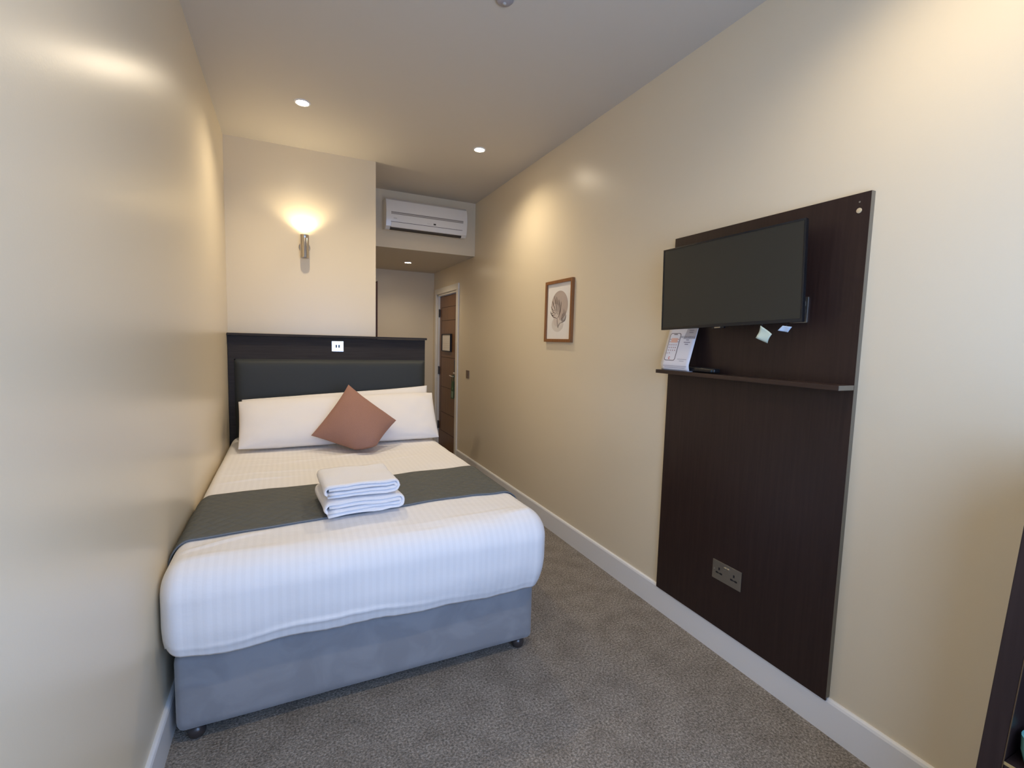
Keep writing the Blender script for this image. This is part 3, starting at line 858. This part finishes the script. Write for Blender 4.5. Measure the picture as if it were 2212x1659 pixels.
# double socket low on the board
def socket_plate(t, y0, y1, z0, z1, x, mat):
    bm = bmesh.new(); box(bm, x - 0.0035, x - 0.0001, y0, y1, z0, z1, 0.0012)
    return obj('socket_plate', bm, mat, t)
t = thing('double_socket', 'brushed steel double power socket low on the dark wall board', 'socket', (BX, 1.20, 0.383))
socket_plate(t, 1.126, 1.274, 0.341, 0.426, BX, M_brushed)
xs = BX - 0.0037
for yc in (1.238, 1.162):
    bm = bmesh.new()
    box(bm, xs - 0.0004, xs + 0.001, yc - 0.0035, yc + 0.0035, 0.387, 0.3985)
    for s in (-1, 1): box(bm, xs - 0.0004, xs + 0.001, yc + s * 0.011 - 0.006, yc + s * 0.011 + 0.006, 0.370, 0.3775)
    box(bm, xs - 0.0004, xs + 0.001, yc - 0.006, yc + 0.006, 0.3715, 0.3755)
    obj('socket_holes', bm, M_slot, t)
for yc in (1.207, 1.192):
    obj('rocker', B(xs - 0.004, xs + 0.001, yc - 0.0058, yc + 0.0058, 0.404, 0.412, 0.001), M_polish, t)
for yc in (1.264, 1.136):
    bm = bmesh.new(); lathe(bm, (xs + 0.0004, yc, 0.384), (-1, 0, 0), [(0.0035, 0), (0.003, 0.001), (0, 0.0012)], 14); obj('screw', bm, M_polish, t, 40)

# glassy plate beside the television
t = thing('aerial_socket', 'shiny wall plate with aerial outlets behind the television edge', 'socket', (BX, 0.985, 1.51))
obj('socket_plate', B(BX - 0.006, BX - 0.0002, 0.936, 1.03, 1.462, 1.555, 0.002), M_brushed, t)
bm = bmesh.new(); cyl(bm, (BX - 0.006, 0.953, 1.505), (BX - 0.010, 0.953, 1.505), 0.006, seg=16); obj('outlet', bm, M_polish, t, 40)
obj('outlet_cover', B(BX - 0.008, BX - 0.0055, 0.946, 0.960, 1.522, 1.538, 0.001), M_white, t)

# television ----------------------------------------------------------
K = 0.822
CAM = Vector((0.38297, -0.16785, 1.36445))
ctr = CAM + (Vector((2.2931, 1.4923, 1.6819)) - CAM) * K
tw, th_ = 0.60, 0.356
M4 = (Matrix.Rotation(math.radians(7.86), 3, 'Z'))
rt = M4 @ Vector((0, -1, 0)); nn = M4 @ Vector((-1, 0, 0)); up = Vector((0, 0, 1))
Rt = Matrix.Rotation(math.radians(-0.8), 3, rt); up = Rt @ up; nn = Rt @ nn
Rr = Matrix.Rotation(math.radians(2.4), 3, nn); rt = Rr @ rt; up = Rr @ up
TVM = Matrix(((rt.x, up.x, nn.x, ctr.x), (rt.y, up.y, nn.y, ctr.y), (rt.z, up.z, nn.z, ctr.z), (0, 0, 0, 1)))
def tvobj(name, bm, mat, parent, smooth=None, label=None):
    for v in bm.verts: v.co = TVM @ v.co
    return obj(name, bm, mat, parent, smooth, label=label)
t = thing('television', 'black flat television tilted on its bracket above the shelf', 'television', tuple(ctr))
bm = bmesh.new()
box(bm, -tw / 2, tw / 2, -th_ / 2, th_ / 2, -0.020, -0.003, 0.003)
for (a, b_, c, d) in ((-tw / 2, tw / 2, th_ / 2 - 0.007, th_ / 2), (-tw / 2, tw / 2, -th_ / 2, -th_ / 2 + 0.013), (-tw / 2, -tw / 2 + 0.007, -th_ / 2 + 0.012, th_ / 2 - 0.006), (tw / 2 - 0.007, tw / 2, -th_ / 2 + 0.012, th_ / 2 - 0.006)):
    box(bm, a, b_, c, d, -0.006, 0.0, 0.001)
tvobj('bezel', bm, M_bezel, t, 40)
tvobj('screen', (lambda b: (box(b, -tw / 2 + 0.006, tw / 2 - 0.006, -th_ / 2 + 0.012, th_ / 2 - 0.006, -0.004, -0.0012), b)[1])(bmesh.new()), M_screen, t)
bm = bmesh.new(); box(bm, -tw / 2 + 0.08, tw / 2 - 0.08, -th_ / 2 + 0.03, th_ / 2 - 0.06, -0.045, -0.019, 0.01, 3)
tvobj('rear_housing', bm, M_black, t, 40)
bm = bmesh.new(); box(bm, -0.048, 0.005, -th_ / 2 - 0.006, -th_ / 2 + 0.003, -0.014, -0.002, 0.002)
tvobj('logo_tab', bm, M_bezel, t); 
bm = bmesh.new(); box(bm, -0.036, -0.010, -th_ / 2 - 0.0045, -th_ / 2 - 0.0005, -0.0022, -0.0012)
tvobj('logo_mark', bm, M_brushed, t)
bm = bmesh.new()
box(bm, BX - 0.004, BX - 0.0003, ctr.y - 0.05, ctr.y + 0.05, ctr.z - 0.10, ctr.z + 0.10)
cyl(bm, (BX - 0.004, ctr.y, ctr.z), (ctr.x + 0.042, ctr.y, ctr.z), 0.018, seg=16)
obj('wall_bracket', bm, M_black, t, 40)

# cables and paper tags under the television
t = thing('cable_tag', 'pale green paper tag hanging on a cable under the television', 'tag', (1.98, 1.02, 1.42), 'tags hanging beneath the television')
bm = bmesh.new(); quad(bm, [(1.972, 1.033, 1.449), (1.985, 0.997, 1.418), (1.986, 1.012, 1.384), (1.968, 1.046, 1.403)])
bmesh.ops.subdivide_edges(bm, edges=bm.edges[:], cuts=5, use_grid_fill=True)
for v in bm.verts: v.co.x += 0.003 * math.sin(v.co.z * 120)
o = obj('paper', bm, M_tagg, t, True); solidify(o, 0.0008, 0)
bm = bmesh.new(); tube(bm, [(1.975, 1.034, 1.447), (1.99, 1.03, 1.47), (2.006, 1.032, 1.4745)], 0.0016, 6); obj('cord', bm, M_black, t, True)
t = thing('cable_tag', 'small pale blue tag on a cable near the television corner', 'tag', (1.98, 0.94, 1.44), 'tags hanging beneath the television')
bm = bmesh.new(); quad(bm, [(1.98, 0.954, 1.4475), (1.99, 0.925, 1.443), (1.99, 0.937, 1.424), (1.978, 0.968, 1.430)])
bmesh.ops.subdivide_edges(bm, edges=bm.edges[:], cuts=4, use_grid_fill=True)
for v in bm.verts: v.co.x += 0.002 * math.sin(v.co.y * 200)
o = obj('paper', bm, M_tagb, t, True); solidify(o, 0.0008, 0)
bm = bmesh.new(); tube(bm, [(1.985, 0.945, 1.446), (2.005, 0.948, 1.458), (2.03, 0.955, 1.463)], 0.0016, 6); obj('cord', bm, M_black, t, True)

# leaflet stand ---------------------------------------------------------
LT = thing('leaflet', 'white information leaflet with printed phone leaning on the left end of the shelf', 'leaflet', (2.03, 1.50, SZ))
ly0, ly1 = 1.588, 1.412   # left, right edge as seen
def leaf(a, b, off=0.0):
    """a 0..1 from left to right, b = height 0..1 up the leaning sheet"""
    L = 0.245
    ang = math.radians(16)
    if b * L < 0.03:
        k = b * L
        x = 2.020 - 0.006 * math.sin(k / 0.03 * PI / 2); z = SZ + 0.0015 + k
    else:
        k = b * L - 0.03
        x = 2.014 + k * math.sin(ang); z = SZ + 0.0315 + k * math.cos(ang)
    n = Vector((-math.cos(ang), 0, math.sin(ang))) if b * L >= 0.03 else Vector((-1, 0, 0))
    return Vector((x, ly0 + (ly1 - ly0) * a, z)) + n * off
bm = bmesh.new(); na, nb = 8, 30
g = [[bm.verts.new(leaf(i / na, j / nb)) for j in range(nb + 1)] for i in range(na + 1)]
for i in range(na):
    for j in range(nb): bm.faces.new((g[i][j], g[i + 1][j], g[i + 1][j + 1], g[i][j + 1]))
# foot folded back along the shelf
f0 = [bm.verts.new((2.020, ly0 + (ly1 - ly0) * i / na, SZ + 0.0012)) for i in range(na + 1)]
f1 = [bm.verts.new((2.072, ly0 + (ly1 - ly0) * i / na, SZ + 0.0012)) for i in range(na + 1)]
for i in range(na): bm.faces.new((f0[i], f0[i + 1], f1[i + 1], f1[i]))
sheet = obj('sheet', bm, M_paper, LT, True); solidify(sheet, 0.0006, 0)
def patch(bm, a0, b0, a1, b1, off=0.0007, r=0.0, n=6, shear=0.0):
    """rounded rectangle on the sheet, sizes in sheet fractions"""
    WW, HH = 0.176, 0.245
    pts = []
    cs = [(a1 - r / WW, b1 - r / HH, 0), (a0 + r / WW, b1 - r / HH, 90), (a0 + r / WW, b0 + r / HH, 180), (a1 - r / WW, b0 + r / HH, 270)]
    for (a, b_, s) in cs:
        if r == 0: pts.append((a, b_)); continue
        for i in range(n + 1):
            an = math.radians(s + 90 * i / n); pts.append((a + r / WW * math.cos(an), b_ + r / HH * math.sin(an)))
    bm.faces.new([bm.verts.new(leaf(a, b_, off)) for a, b_ in pts])
def dots(bm, lst, s=0.013, off=0.0016):
    for a, b_ in lst: patch(bm, a - s, b_ - s * .75, a + s, b_ + s * .75, off)
bm = bmesh.new(); f = bm.faces.new([bm.verts.new(leaf(a, b_, 0.0006)) for a, b_ in ((0.70, 0.99), (0.985, 0.99), (0.985, 0.62), (0.58, 0.62))])
obj('grey_panel', bm, M_lgrey, LT)
bm = bmesh.new(); patch(bm, 0.085, 0.185, 0.475, 0.735, 0.0009, 0.011); obj('phone_outline', bm, M_phone, LT)
bm = bmesh.new(); patch(bm, 0.105, 0.197, 0.455, 0.723, 0.0012, 0.009); ph = obj('phone_screen', bm, M_paper, LT)
bm = bmesh.new(); patch(bm, 0.22, 0.700, 0.35, 0.716, 0.0016, 0.001); obj('notch', bm, M_phone, LT)
bm = bmesh.new(); patch(bm, 0.17, 0.545, 0.40, 0.635, 0.0014); obj('banner', bm, M_peach, LT)
bm = bmesh.new()
dots(bm, [(a, b_) for b_ in (0.50, 0.445, 0.39) for a in (0.16, 0.235, 0.31, 0.385)] + [(0.14, 0.33), (0.22, 0.335), (0.14, 0.61), (0.425, 0.61), (0.14, 0.56), (0.425, 0.56)])
obj('app_icons', bm, M_icon, LT)
bm = bmesh.new()
for i in range(14):   # round red arrow mark
    a0 = math.radians(40 + 280 * i / 14); a1 = math.radians(40 + 280 * (i + 1) / 14)
    bm.faces.new([bm.verts.new(leaf(0.265 + r * math.cos(a) / 0.176, 0.235 + r * math.sin(a) / 0.245, 0.0016)) for r, a in ((0.0035, a0), (0.0065, a0), (0.0065, a1), (0.0035, a1))])
obj('red_mark', bm, M_red, LT)
def text(s, size, a, b_, mat, name):
    cu_ = bpy.data.curves.new(name, 'FONT'); cu_.body = s; cu_.size = size; cu_.align_x = 'CENTER'; cu_.align_y = 'CENTER'; cu_.extrude = 0.0001
    o = bpy.data.objects.new(name, cu_); COL.objects.link(o)
    dg = bpy.context.evaluated_depsgraph_get()
    me = bpy.data.meshes.new_from_object(o.evaluated_get(dg)); bpy.data.objects.remove(o)
    bm = bmesh.new(); bm.from_mesh(me); bpy.data.meshes.remove(me)
    p = leaf(a, b_, 0.0012); ang = math.radians(16)
    rx_, ux, nx_ = Vector((0, -1, 0)), Vector((math.sin(ang), 0, math.cos(ang))), Vector((-math.cos(ang), 0, math.sin(ang)))
    for v in bm.verts: v.co = p + rx_ * v.co.x + ux * v.co.y + nx_ * v.co.z
    return obj(name, bm, mat, LT)
text('ROOM SERVICE', 0.0125, 0.735, 0.655, M_ltext, 'heading')
bm = bmesh.new()
for a, b_, w in ((0.74, 0.60, 0.05), (0.74, 0.555, 0.11), (0.74, 0.515, 0.06)): patch(bm, a - w, b_ - 0.008, a + w, b_ + 0.006, 0.0012)
obj('small_print', bm, M_ltext, LT)
bm = bmesh.new()
for a, b_, w in ((0.80, 0.83, 0.08), (0.80, 0.79, 0.08), (0.80, 0.75, 0.07)): patch(bm, a - w, b_ - 0.008, a + w, b_ + 0.006, 0.0012)
obj('panel_print', bm, M_ltext, LT)
bm = bmesh.new()
patch(bm, 0.16, 0.849, 0.44, 0.861, 0.0012)
obj('title_print', bm, M_ltext2, LT)
bm = bmesh.new()
for a, b_, w in ((0.72, 0.22, 0.16), (0.72, 0.185, 0.08), (0.5, 0.085, 0.42), (0.5, 0.055, 0.36)): patch(bm, a - w, b_ - 0.006, a + w, b_ + 0.006, 0.0012)
obj('soft_print', bm, M_ltext2, LT)

# remote control -------------------------------------------------------
t = thing('remote_control', 'black remote control lying on the shelf beside the leaflet', 'remote control', (2.05, 1.36, SZ))
bm = bmesh.new(); vs = box(bm, 2.032, 2.070, 1.285, 1.455, SZ + 0.0022, SZ + 0.022, 0.007, 3)
obj('remote_body', bm, M_black, t, 40)
bm = bmesh.new()
for i in range(7):
    for j in range(3):
        box(bm, 2.040 + j * 0.0095, 2.0455 + j * 0.0095, 1.40 - i * 0.016, 1.407 - i * 0.016, SZ + 0.0215, SZ + 0.0232)
obj('buttons', bm, M_rubber, t)
bm = bmesh.new(); lathe(bm, (2.0318, 1.30, SZ + 0.011), (-1, 0, 0), [(0.0055, 0), (0.005, 0.0012), (0, 0.0016)], 14); obj('end_lens', bm, plain('dark_blue_gloss', (0.02, 0.05, 0.08), 0.15), t, True)

# ------------------------------------------------------------------ framed picture
t = thing('picture_frame', 'framed leaf drawing in a brown wooden frame on the right wall', 'picture', (W, 2.71, 1.585))
fy0, fy1, fz0, fz1 = 2.530, 2.893, 1.371, 1.8015; fx = W - 0.020
bm = bmesh.new(); fw = 0.0215
for (a, b_, c, d) in ((fy0, fy0 + fw, fz0, fz1), (fy1 - fw, fy1, fz0, fz1), (fy0 + fw, fy1 - fw, fz0, fz0 + fw), (fy0 + fw, fy1 - fw, fz1 - fw, fz1)):
    box(bm, fx, W - 0.0003, a, b_, c, d, 0.0015)
obj('frame', bm, M_frame, t)
px = W - 0.008
art = obj('print', B(px, W - 0.001, fy0 + fw - 0.001, fy1 - fw + 0.001, fz0 + fw - 0.001, fz1 - fw + 0.001), M_mat, t)
pw, phh = (fy1 - fy0 - 2 * fw), (fz1 - fz0 - 2 * fw)
def ap(u, v, off=0.0005):  # u left->right as seen, v bottom->top
    return Vector((px - off, fy1 - fw - u * pw, fz0 + fw + v * phh))
def ell(bm, cu_, cv, ru, rv, off, rot=0, n=40):
    vs = []
    for i in range(n):
        a = 2 * PI * i / n; x, y = ru * math.cos(a), rv * math.sin(a)
        vs.append(bm.verts.new(ap(cu_ + x * math.cos(rot) - y * math.sin(rot), cv + x * math.sin(rot) + y * math.cos(rot), off)))
    bm.faces.new(vs)
bm = bmesh.new(); ell(bm, 0.46, 0.27, 0.25, 0.14, 0.0004); obj('pale_blob', bm, M_beige2, art)
bm = bmesh.new(); ell(bm, 0.52, 0.60, 0.345, 0.265, 0.0007); obj('taupe_blob', bm, M_taupe, art)
bm = bmesh.new(); ell(bm, 0.36, 0.50, 0.17, 0.14, 0.0010); ell(bm, 0.42, 0.32, 0.13, 0.09, 0.0011); obj('pink_blob', bm, M_beige, art)
def stroke(bm, pts, w, off=0.0014):
    q = [Vector((u * pw, v * phh)) for u, v in pts]
    L_, R_ = [], []
    for i, p in enumerate(q):
        d = (q[min(i + 1, len(q) - 1)] - q[max(i - 1, 0)]).normalized(); n = Vector((-d.y, d.x)) * w * 0.85 * (0.4 + 0.6 * math.sin(PI * min(1, max(0.0, (i + .3) / (len(q) - .4)))))
        for lst, s in ((L_, 1), (R_, -1)):
            a = p + n * s; lst.append(bm.verts.new(ap(a.x / pw, a.y / phh, off)))
    for i in range(len(q) - 1): bm.faces.new((L_[i], L_[i + 1], R_[i + 1], R_[i]))
def bez(p0, p1, p2, n=10):
    return [((1 - t_) ** 2 * p0[0] + 2 * (1 - t_) * t_ * p1[0] + t_ * t_ * p2[0], (1 - t_) ** 2 * p0[1] + 2 * (1 - t_) * t_ * p1[1] + t_ * t_ * p2[1]) for t_ in [i / n for i in range(n + 1)]]
bm = bmesh.new()
stroke(bm, bez((0.49, 0.20), (0.44, 0.30), (0.45, 0.375)), 0.0035)
# lobed palm leaf: fingers rising from the base
tips = [(0.14, 0.515), (0.17, 0.60), (0.22, 0.70), (0.30, 0.785), (0.39, 0.765), (0.49, 0.71), (0.59, 0.665)]
for i, (tu, tv_) in enumerate(tips):
    bu, bv = 0.36 + 0.025 * i, 0.45 + 0.015 * math.sin(i)
    stroke(bm, bez((tu, tv_), (tu + 0.02 + 0.03 * (i < 4), tv_ - 0.12), (bu, bv)), 0.0025)
    if i < len(tips) - 1:
        nu, nv = tips[i + 1]
        stroke(bm, bez((tu, tv_), ((tu * 0.5 + nu * 0.5) + 0.035, (tv_ + nv) / 2 - 0.13), (bu * 0.7 + nu * .3, bv + 0.05)), 0.0022)
stroke(bm, bez((0.14, 0.515), (0.18, 0.40), (0.44, 0.375)), 0.0034)
stroke(bm, bez((0.59, 0.665), (0.60, 0.45), (0.45, 0.375)), 0.003)
obj('leaf_drawing', bm, M_ink, art)
bm = bmesh.new()
for i, (tu, tv_) in enumerate([(0.66, 0.46), (0.72, 0.53), (0.77, 0.50), (0.80, 0.44), (0.79, 0.38)]):
    stroke(bm, bez((tu, tv_), (tu - 0.02, tv_ - 0.07), (0.60 + 0.01 * i, 0.32)), 0.0015)
    stroke(bm, bez((tu, tv_), (tu + 0.01, tv_ - 0.09), (0.62 + 0.015 * i, 0.33)), 0.0013)
stroke(bm, bez((0.81, 0.42), (0.80, 0.31), (0.56, 0.285)), 0.003); stroke(bm, bez((0.56, 0.285), (0.51, 0.25), (0.49, 0.20)), 0.003)
obj('small_leaf_drawing', bm, M_ink2, art)

# key-card switch near the door
t = thing('card_switch', 'small bronze switch plate on the right wall beside the door frame', 'light switch', (W, 4.55, 1.01))
obj('switch_plate', B(W - 0.006, W - 0.0002, 4.51, 4.60, 0.966, 1.05, 0.002), M_switch, t)
obj('rocker', B(W - 0.009, W - 0.0055, 4.543, 4.567, 0.99, 1.025, 0.001), M_switch, t)

# ------------------------------------------------------------------ open cabinet at the right edge
cx0, cy0, cy1 = 1.661, -0.415, 0.229
t = thing('cabinet', 'dark wooden open cabinet at the right edge, nearest the window', 'cabinet', (1.88, -0.10, 0))
for (a, b_) in ((cy1 - 0.035, cy1), (cy0, cy0 + 0.035)):
    sp = obj('side_panel', B(cx0, W - 0.016, a, b_, 0.0, 1.15, 0.0015), M_walnut, t)
    if b_ == cy1: obj('edge_strip', B(cx0 - 0.0006, cx0 + 0.003, a - 0.0012, a - 0.0002, 0.0, 1.15), plain('brown_edging', (0.10, 0.055, 0.025), 0.7, spec=0.1), sp)
obj('back_panel', B(W - 0.026, W - 0.016, cy0 + 0.036, cy1 - 0.036, 0.02, 1.14), M_walnut, t)
obj('cabinet_top', B(cx0 - 0.01, W - 0.016, cy0 - 0.01, cy1 + 0.0, 1.151, 1.176, 0.002), M_walnut, t)
sh = obj('cabinet_shelf', B(cx0 + 0.004, W - 0.027, cy0 + 0.036, cy1 - 0.036, 0.539, 0.557, 0.001), M_walnutH, t)
obj('edge_strip', B(cx0 + 0.0025, cx0 + 0.0038, cy0 + 0.036, cy1 - 0.036, 0.5505, 0.5568), plain('tan_edging', (0.42, 0.27, 0.10), 0.4), sh)
obj('cabinet_shelf', B(cx0 + 0.02, W - 0.027, cy0 + 0.036, cy1 - 0.036, 0.86, 0.878, 0.001), M_walnutH, t)
obj('plinth', B(cx0 + 0.03, cx0 + 0.045, cy0 + 0.036, cy1 - 0.036, 0.0, 0.07), M_walnut, t)
for o in bpy.data.objects:       # the whole cabinet leans very slightly towards the window
    q = o
    while q.parent: q = q.parent
    if q is t and o.type == 'MESH':
        for v in o.data.vertices:
            v.co.y -= 0.047 * (v.co.z + ORG[o.name].z - 0.509)
# cup standing in it
kz = 0.5575
ux, uy = 1.700, 0.147
t = thing('cup', 'small teal cup on the shelf of the dark cabinet at the right edge', 'cup', (ux, uy, kz))
bm = bmesh.new(); lathe(bm, (ux, uy, kz), (0, 0, 1), [(0, 0), (0.018, 0), (0.027, 0.006), (0.033, 0.03), (0.034, 0.060), (0.031, 0.060), (0.030, 0.03), (0.022, 0.01), (0, 0.008)], 32); obj('cup_body', bm, M_teal, t, 60)
bm = bmesh.new(); tube(bm, [(ux, uy - 0.031, kz + 0.050), (ux, uy - 0.050, kz + 0.047), (ux, uy - 0.054, kz + 0.03), (ux, uy - 0.029, kz + 0.016)], 0.0045); obj('handle', bm, M_teal, t, True)

# ------------------------------------------------------------------ light: daylight through the window
wd = bpy.data.worlds.new('daylight'); bpy.context.scene.world = wd; wd.use_nodes = True
bg = wd.node_tree.nodes['Background']; bg.inputs['Color'].default_value = (0.355, 0.56, 1.0, 1); bg.inputs['Strength'].default_value = 7.5
pl = bpy.data.lights.new('window_portal', 'AREA'); pl.shape = 'RECTANGLE'; pl.size = WX1 - WX0 - 0.1; pl.size_y = WZ1 - WZ0 - 0.1
pl.cycles.is_portal = True
po = bpy.data.objects.new('window_portal', pl); COL.objects.link(po)
po.location = ((WX0 + WX1) / 2, YF - 0.085, (WZ0 + WZ1) / 2); po.rotation_euler = (PI / 2, 0, 0)

# ------------------------------------------------------------------ camera
F_PX = 1020.37
cam = bpy.data.cameras.new('camera'); co = bpy.data.objects.new('camera', cam); COL.objects.link(co)
cam.sensor_fit = 'HORIZONTAL'; cam.sensor_width = 36; cam.lens = F_PX * 36 / 2212; cam.clip_start = 0.02
y, p, r = math.radians(-25.479), math.radians(-5.1026), math.radians(1.5265)
fwd = Vector((-math.sin(y) * math.cos(p), math.cos(y) * math.cos(p), math.sin(p)))
rt0 = Vector((math.cos(y), math.sin(y), 0)); up0 = rt0.cross(fwd)
r2 = rt0 * math.cos(r) + up0 * math.sin(r); u2 = -rt0 * math.sin(r) + up0 * math.cos(r)
co.matrix_world = Matrix(((r2.x, u2.x, -fwd.x, CAM.x), (r2.y, u2.y, -fwd.y, CAM.y), (r2.z, u2.z, -fwd.z, CAM.z), (0, 0, 0, 1)))
sc = bpy.context.scene
sc.camera = co
sc.view_settings.view_transform = 'Standard'; sc.view_settings.look = 'None'
sc.view_settings.exposure = 0.28; sc.view_settings.gamma = 1.0; sc.view_settings.use_curve_mapping = False
sc.cycles.max_bounces = 12; sc.cycles.diffuse_bounces = 8; sc.cycles.glossy_bounces = 4
sc.cycles.sample_clamp_indirect = 6.0
sc.cycles.use_denoising = True
